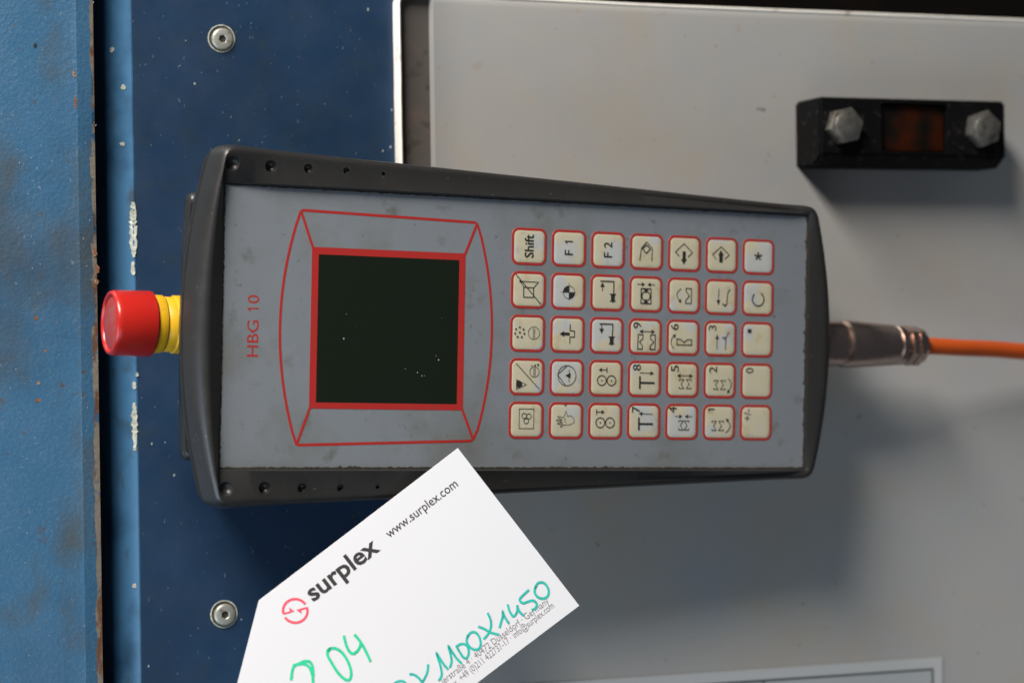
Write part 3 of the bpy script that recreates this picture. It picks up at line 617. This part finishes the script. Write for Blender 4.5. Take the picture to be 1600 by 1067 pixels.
        if j == 3: p.arrow((5, -95), (-82, -95), .3, 1.3, .8); p.line([(5, -123), (5, -66)], .34)
        else: p.arrow((-97, -102), (-12, -102), .3, 1.3, .8); p.line([(-97, -128), (-97, -72)], .34)
    elif k == (3, 3): p.digit('8', -45, -95, -165); p.arrow((-57, -70), (95, -66), .26, 1.5, .8); p.line([(-52, -25), (-52, 105)], .72); p.line([(-52, 42), (98, 42)], .72)
    elif k == (4, 3): p.digit('7', -48, -100, -172); p.arrow((92, -83), (-58, -88), .26, 1.5, .8); p.line([(-55, -40), (-55, 92)], .72); p.line([(-55, 27), (90, 27)], .72)
    elif k == (3, 4): p.digit('5', -45, -90, -162); p.arrow((20, -45), (-60, -45), .26, 1.5, .85); p.arrow((20, -45), (106, -45), .26, 1.5, .85); sg(p, -38, 12, -3, 97, True); sg(p, 38, 88, -3, 97)
    elif k == (4, 4): p.digit('4', -60, -100, -172); p.arrow((-75, -62), (2, -62), .26, 1.4, .8); p.arrow((105, -62), (28, -62), .26, 1.4, .8); sg(p, -35, 12, -12, 90, True); sg(p, 22, 70, -12, 90)
    elif k == (3, 5): p.digit('2', -35, -85, -155); sg(p, -65, -20, 0, 100, True); sg(p, 5, 55, 0, 100); p.line(smooth_path([(85, -20), (112, 8), (120, 42), (108, 85), (92, 115)]), .3); p.head((84, 128), (104, 98))
    elif k == (4, 5): p.one(-52, -148, 3.0); sg(p, -78, -33, -12, 92, True); sg(p, -8, 42, -12, 92); p.line(smooth_path([(67, 118), (98, 85), (112, 45), (104, 8), (86, -20)]), .3); p.head((78, -30), (98, -8))
    elif k == (3, 6): p.digit('0', -38, -90, -150)
    elif k == (4, 6): p.text('+/-', -58, -22, -150, 3.1)
    elif k == (4, 0):
        p.line([(-78, -128), (77, -128), (77, 92), (-78, 92)], .22, True)
        for x, y in ((-25, -50), (25, -46), (-3, 8)): p.circ(x, y, .95, .26)
    elif k == (4, 1):
        p.line(smooth_path([(-8, -110), (8, -72), (12, -48), (45, -58), (75, -25), (82, 18), (30, 45), (-20, 48), (-55, 72), (-62, 60), (-38, 34), (-85, 40), (-92, 28), (-45, 14), (-100, 2), (-98, -12), (-45, -8), (-90, -38), (-82, -50), (-34, -34), (-25, -52), (-14, -70), (-12, -92)], 4), .2, True); p.line(smooth_path([(-10, -30), (-18, 0), (0, 22)]), .18); p.line([(-18, -170), (-5, -188)], .5)
    return p.bm
rk = random.Random(5)
for j in range(5):
    for i in range(7):
        kx, ky = KX(i) * S, KY(j) * S
        k_ = bpy.data.objects.new('key', KM); col.objects.link(k_); k_.parent = pend; k_.location = (kx, ky, 0)
        b_ = bpy.data.objects.new('key_border', BMH); col.objects.link(b_); b_.parent = k_
        flat('key_symbol', sym(j, i), M['ink'] if (j, i) not in ((4, 1), (2, 0), (4, 6), (3, 6), (2, 5)) else M['inkgrey'], k_)

# ---- emergency stop button on the upper (left) end
ZE = -19.0
xa = loc(157, 505, ZE)[0]; xb = loc(235, 505, ZE)[0]; xc_ = loc(277, 505, ZE)[0]; ye = (loc(235, 455, ZE)[1] + loc(235, 557, ZE)[1]) / 2
RC = abs(loc(235, 455, ZE)[1] - loc(235, 557, ZE)[1]) / 2
xa += 2.0
bm = bmesh.new(); lathe(bm, [(xa + 1.9, RC - 1.9), (xa + 1.1, RC - 1.6), (xa + .9, RC - 1.1), (xa + 1.2, RC - .5), (xa + 2.2, RC - .1), (xa + 3.4, RC), (xb - .8, RC + .15), (xb - .1, RC - .1), (xb, RC - .8), (xb, 8)], 'x', 64, (0, ye, ZE)); es_ = from_bm('emergency_stop_cap', bm, M['cap'], pend, smooth=True, angle=60)
bm = bmesh.new(); lathe(bm, [(xa + .4, .01), (xa + .5, 3), (xa + .9, 6.5), (xa + 1.95, RC - 1.9)], 'x', 64, (0, ye, ZE), False, False); f_ = from_bm('cap_face', bm, M['capface'], pend, smooth=True); f_.parent = es_
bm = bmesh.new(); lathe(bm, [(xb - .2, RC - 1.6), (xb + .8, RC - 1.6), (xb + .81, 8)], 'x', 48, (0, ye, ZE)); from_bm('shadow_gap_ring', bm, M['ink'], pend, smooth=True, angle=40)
m_ = xb + (xc_ - xb) * .42
bm = bmesh.new(); lathe(bm, [(xb + .7, 8), (xb + .7, RC - 1.5), (xb + 1.0, RC - 1.2), (m_ - .6, RC - 1.2), (m_ - .2, RC - 1.5), (m_ - .2, 8)], 'x', 64, (0, ye, ZE)); from_bm('yellow_collar', bm, M['yellow'], pend, smooth=True, angle=40)
bm = bmesh.new(); lathe(bm, [(m_ - .35, RC - 1.62), (m_ + .3, RC - 1.9)], 'x', 48, (0, ye, ZE)); from_bm('collar_seam', bm, M['ink'], pend, smooth=True, angle=40)
bm = bmesh.new(); lathe(bm, [(m_ + .1, 8), (m_ + .1, RC - 2.0), (m_ + .4, RC - 1.75), (xc_ - 2.2, RC - 1.75), (xc_ - 1.7, RC - 1.2), (xc_ + 6, RC - 1.2), (xc_ + 6, 8)], 'x', 64, (0, ye, ZE)); from_bm('yellow_collar', bm, M['yellow'], pend, smooth=True, angle=40)

# ---- connector, gland nut and cable on the lower (right) end
ZC = -14.0
c0 = loc(1305, 537, ZC); c1 = loc(1396, 538.5, ZC); c2 = loc(1440, 539, ZC)
r0 = abs(loc(1310, 500, ZC)[1] - loc(1310, 574, ZC)[1]) / 2; r1 = abs(loc(1392, 507, ZC)[1] - loc(1392, 571, ZC)[1]) / 2
yc = c0[1]; x0, x1, x2 = c0[0], c1[0], c2[0]
cn = from_bm('metal_connector', (lambda b: (lathe(b, [(x0 - 8, r0 - .5), (x0 + 1, r0 - .5), (x0 + 1.8, r0 - 1.4), (x0 + 3, r0 - 1.4), (x0 + 3.6, r0), (x0 + 6, r0 + .05), (x1 - 1.2, r1), (x1 - .4, r1 - .5), (x1 - .2, r1 - 1.6)], 'x', 56, (0, yc, ZC)), b)[1])(bmesh.new()), M['nickel'], pend, smooth=True, angle=35)
bm = bmesh.new(); lathe(bm, [(x1 - .3, r1 - 1.2), (x1 + .3, r1 - .3), (x1 + 3.0, r1 - .3), (x1 + 3.4, r1 - 2.2), (x1 + 4.8, r1 - 2.2)], 'x', 48, (0, yc, ZC)); o = from_bm('clamp_ring', bm, M['nickel'], pend, smooth=True, angle=35); o.parent = cn
bm = bmesh.new(); n6 = 48; rings = []
for xx, rr_ in ((x1 + 4.6, r1 - 1.6), (x1 + 5.2, r1 + .2), (x1 + 7.6, r1 + .2), (x1 + 7.9, r1 - .9), (x1 + 8.6, r1 - .9), (x1 + 8.9, r1 + .1), (x2 - 2.6, r1 + .1), (x2 - 1.0, r1 - 1.2), (x2 + .6, r1 - 3.4), (x2 + .9, 3.9)):
    ring = []
    for i in range(n6):
        t = 2 * math.pi * i / n6; s_ = (t + .2) % (math.pi / 3) - math.pi / 6; hx = rr_ * (math.cos(math.pi / 6) / math.cos(s_) if xx < x2 - 2 else 1) ; ring.append(bm.verts.new((xx, yc + hx * math.cos(t), ZC + hx * math.sin(t))))
    rings.append(ring)
for A, B in zip(rings, rings[1:]):
    for i in range(n6): bm.faces.new((A[i], A[(i + 1) % n6], B[(i + 1) % n6], B[i]))
bm.faces.new(rings[0]); bm.faces.new(rings[-1])
o = from_bm('gland_nut', bm, M['nickel'], pend, smooth=True, angle=25); o.parent = cn
pts = [(x2 - 2, yc, ZC), (x2 + 6, yc + .1, ZC - .2), (x2 + 20, yc - .2, ZC - 1.0), (x2 + 45, yc - .6, ZC - 3.5), (x2 + 80, yc - 3, ZC - 6), (x2 + 130, yc - 12, ZC - 7), (x2 + 200, yc - 40, ZC - 6)]
cp = smooth_path(pts, 8); bm = bmesh.new(); rows = []
for i, p in enumerate(cp):
    t = Vector(cp[min(i + 1, len(cp) - 1)]) - Vector(cp[max(i - 1, 0)]); t.normalize(); a = t.cross(Vector((0, 0, 1))).normalized(); b = a.cross(t)
    rows.append([bm.verts.new(Vector(p) + (a * math.cos(2 * math.pi * k / 24) + b * math.sin(2 * math.pi * k / 24)) * 3.45) for k in range(24)])
for A, B in zip(rows, rows[1:]):
    for k in range(24): bm.faces.new((A[k], A[(k + 1) % 24], B[(k + 1) % 24], B[k]))
from_bm('orange_cable', bm, M['cable'], pend, smooth=True)
tag(pend, 'dark grey hand-held control pendant with dark display, thirty-five cream keys and a red stop button', 'control pendant')

# ================================================================== white card tag leaning on the pendant's lower rim
# tag plane: passes through its upper right corner just above the rim; leans out towards the viewer lower down
NT = np.array([-.10, .26, 1.0]); NT /= np.linalg.norm(NT)
P0 = on_z(714, 701, 68.5)
def on_tag(u, v): d = ray(u, v); return C + d * (((P0 - C) @ NT) / (d @ NT))
A_, B_ = on_tag(404, 938), on_tag(714, 701)
E1 = (B_ - A_); E1 /= np.linalg.norm(E1); E2 = np.cross(NT, E1)
def tl_(u, v): p = on_tag(u, v) - P0; return (float(p @ E1), float(p @ E2))
tg = empty('auction_tag', P0); RM = Matrix(((E1[0], E2[0], NT[0]), (E1[1], E2[1], NT[1]), (E1[2], E2[2], NT[2]))); tg.rotation_euler = RM.to_euler()
a = tl_(404, 938); b = (0.0, 0.0); c_ = tl_(905, 946); d_ = tl_(745, 1067); k1 = tl_(370, 1067)
wdt = -c_[1]
cd_ = np.array(k1) - np.array(a); sl = cd_ / np.linalg.norm(cd_); cl = 34.0
p1 = np.array(a); p2 = p1 + sl * cl; bx = c_[0] + (d_[0] - c_[0]) / (d_[1] - c_[1] - 1e-9) * 0
p4 = np.array([a[0], c_[1] + (a[0] - c_[0]) * (d_[1] - c_[1]) / (d_[0] - c_[0])]); p3 = p4 + np.array([sl[0], -sl[1]]) * cl
outl = [tuple(p1), tuple(p2), tuple(p3), tuple(p4), c_, b]
bm = bmesh.new(); prism(bm, outl, -.5, 0.0, .08, 1)
for k in range(-30, 4):
    bmesh.ops.bisect_plane(bm, geom=bm.verts[:] + bm.edges[:] + bm.faces[:], plane_co=(k * 6, 0, 0), plane_no=(1, .25, 0))
from_bm('card', bm, M['tag'], tg)
bm = bmesh.new(); hx_ = (p2[0] + p3[0]) / 2 + 9; hy_ = (p2[1] + p3[1]) / 2; ring_face(bm, circ(hx_, hy_, 4.5), circ(hx_, hy_, 2.6), .03); flat('eyelet', bm, M['steel'], tg)
def strokes(name, crop, sc, lines, wd_, m_, smooth=True, closed=()):
    bm = bmesh.new()
    for n_, ln in enumerate(lines):
        q_ = [tl_(crop[0] + x / sc, crop[1] + y / sc) for x, y in ln]
        ribbon(bm, smooth_path(q_, 6) if smooth else q_, wd_, .06 + .004 * n_)
    return flat(name, bm, m_, tg)
strokes('green_number', (360, 900), 6.154, [
 [(577, 995), (583, 940), (594, 890), (618, 858), (665, 846), (715, 850), (752, 878), (775, 930), (785, 990), (786, 1060), (770, 1150)],
 [(600, 862), (650, 845), (700, 822), (745, 822), (775, 850), (787, 900), (790, 960)],
 [(952, 698), (928, 722), (932, 770), (965, 830), (1010, 905), (1060, 965), (1110, 1000), (1143, 990), (1155, 940), (1143, 870), (1110, 795), (1062, 730), (1010, 698), (965, 695), (938, 720)],
 [(1088, 580), (1098, 625), (1117, 685), (1148, 735), (1180, 745), (1215, 720), (1240, 680), (1248, 640)],
 [(1193, 566), (1232, 612), (1270, 670), (1308, 745), (1340, 815)]], .98, M['green'])
strokes('teal_dimensions', (600, 880), 5.333, [
 [(60, 1030), (90, 995), (130, 980), (165, 988), (190, 1030), (180, 1090), (120, 1110), (70, 1080)],
 [(213, 922), (255, 930), (300, 970), (350, 1045)], [(365, 845), (358, 905), (330, 965), (275, 1055)],
 [(455, 972), (478, 930), (470, 860), (452, 800), (437, 748), (470, 800), (500, 845), (530, 878)],
 [(548, 862), (562, 815), (552, 750), (537, 690), (570, 740), (605, 790), (642, 828)],
 [(603, 690), (630, 735), (660, 780), (690, 785), (705, 745), (700, 700), (675, 672), (640, 670), (606, 688)],
 [(700, 600), (688, 640), (710, 690), (755, 716), (793, 705), (806, 660), (792, 605), (760, 572), (722, 575), (695, 612)],
 [(866, 415), (888, 465), (892, 520), (875, 575), (835, 625)], [(790, 525), (840, 545), (885, 572), (955, 590)],
 [(965, 530), (978, 480), (990, 440), (990, 400), (1005, 440), (1040, 495)],
 [(1032, 345), (1045, 390), (1072, 435), (1092, 430), (1110, 395), (1112, 350)], [(1110, 355), (1130, 400), (1160, 430)],
 [(1202, 222), (1165, 258), (1130, 298), (1155, 328), (1195, 318), (1240, 308), (1272, 335), (1262, 370), (1235, 385)],
 [(1262, 190), (1253, 235), (1275, 275), (1318, 292), (1358, 275), (1370, 232), (1352, 185), (1318, 158), (1280, 165), (1256, 205)]], .84, M['teal'])
def tag_text(name, s_, pa, pb, hpx, m_, bold=0, ref='x'):
    bm = bmesh.new(); p_, q_ = tl_(*pa), tl_(*pb); k = abs(tl_(600, 900)[1] - tl_(600, 901)[1]); text_bm(bm, s_, p_, q_, hpx * .245, .035, bold, ref); return flat(name, bm, m_, tg)
z3 = lambda x, y: (400 + x / 3.811, 700 + y / 3.811)
z2 = lambda x, y: (600 + x / 5.333, 880 + y / 5.333)
tag_text('brand_lettering', 'surplex', z3(340, 915), z3(742, 603), 17.0, M['dark'], .022)
tag_text('web_address', 'www.surplex.com', z3(795, 535), z3(1203, 226), 8.6, M['dark'], .003)
tag_text('street_line', 'lerstraße 4 · 40472 Düsseldorf · Germany', z2(497, 1005), z2(1378, 325), 6.2, M['fine'], -.006)
tag_text('contact_line', 'x  +49 (0)211 422737-17 · info@surplex.com', z2(597, 1020), z2(1420, 362), 6.2, M['fine'], -.006)
bm = bmesh.new(); z1 = lambda x, y: tl_(360 + x / 6.154, 900 + y / 6.154)
cx1, cy1 = 619, 335
def carc(a0, a1, n=26): return [z1(cx1 + 118 * math.cos(math.radians(a0 + (a1 - a0) * i / n)), cy1 + 114 * math.sin(math.radians(a0 + (a1 - a0) * i / n))) for i in range(n + 1)]
ribbon(bm, carc(-34, -194), .85, .04, round_cap=False); ribbon(bm, carc(-14, 147), .85, .042, round_cap=False)
ribbon(bm, [z1(503, 364), z1(575, 346)], .62, .044, round_cap=False); ribbon(bm, [z1(742, 303), z1(665, 322)], .62, .046, round_cap=False)
poly(bm, [z1(560, 300), z1(612, 342), z1(568, 352)], .048); poly(bm, [z1(628, 325), z1(676, 312), z1(680, 362)], .05)
flat('round_logo', bm, M['brand'], tg)
tag(tg, 'white card tag with clipped corner and green handwriting leaning on the pendant\'s lower rim', 'tag')
for o in tg.children:                              # the card is slightly bowed, and the print on it with it
    for v_ in o.data.vertices:
        x, y = v_.co.x / S, v_.co.y / S; t = x + .25 * y
        v_.co.z += S * (.00050 * (t + 55) ** 2 + .5 * math.sin(t * .05)) + (0 if o.name.startswith('card') else S * .06)
    o.data.update()
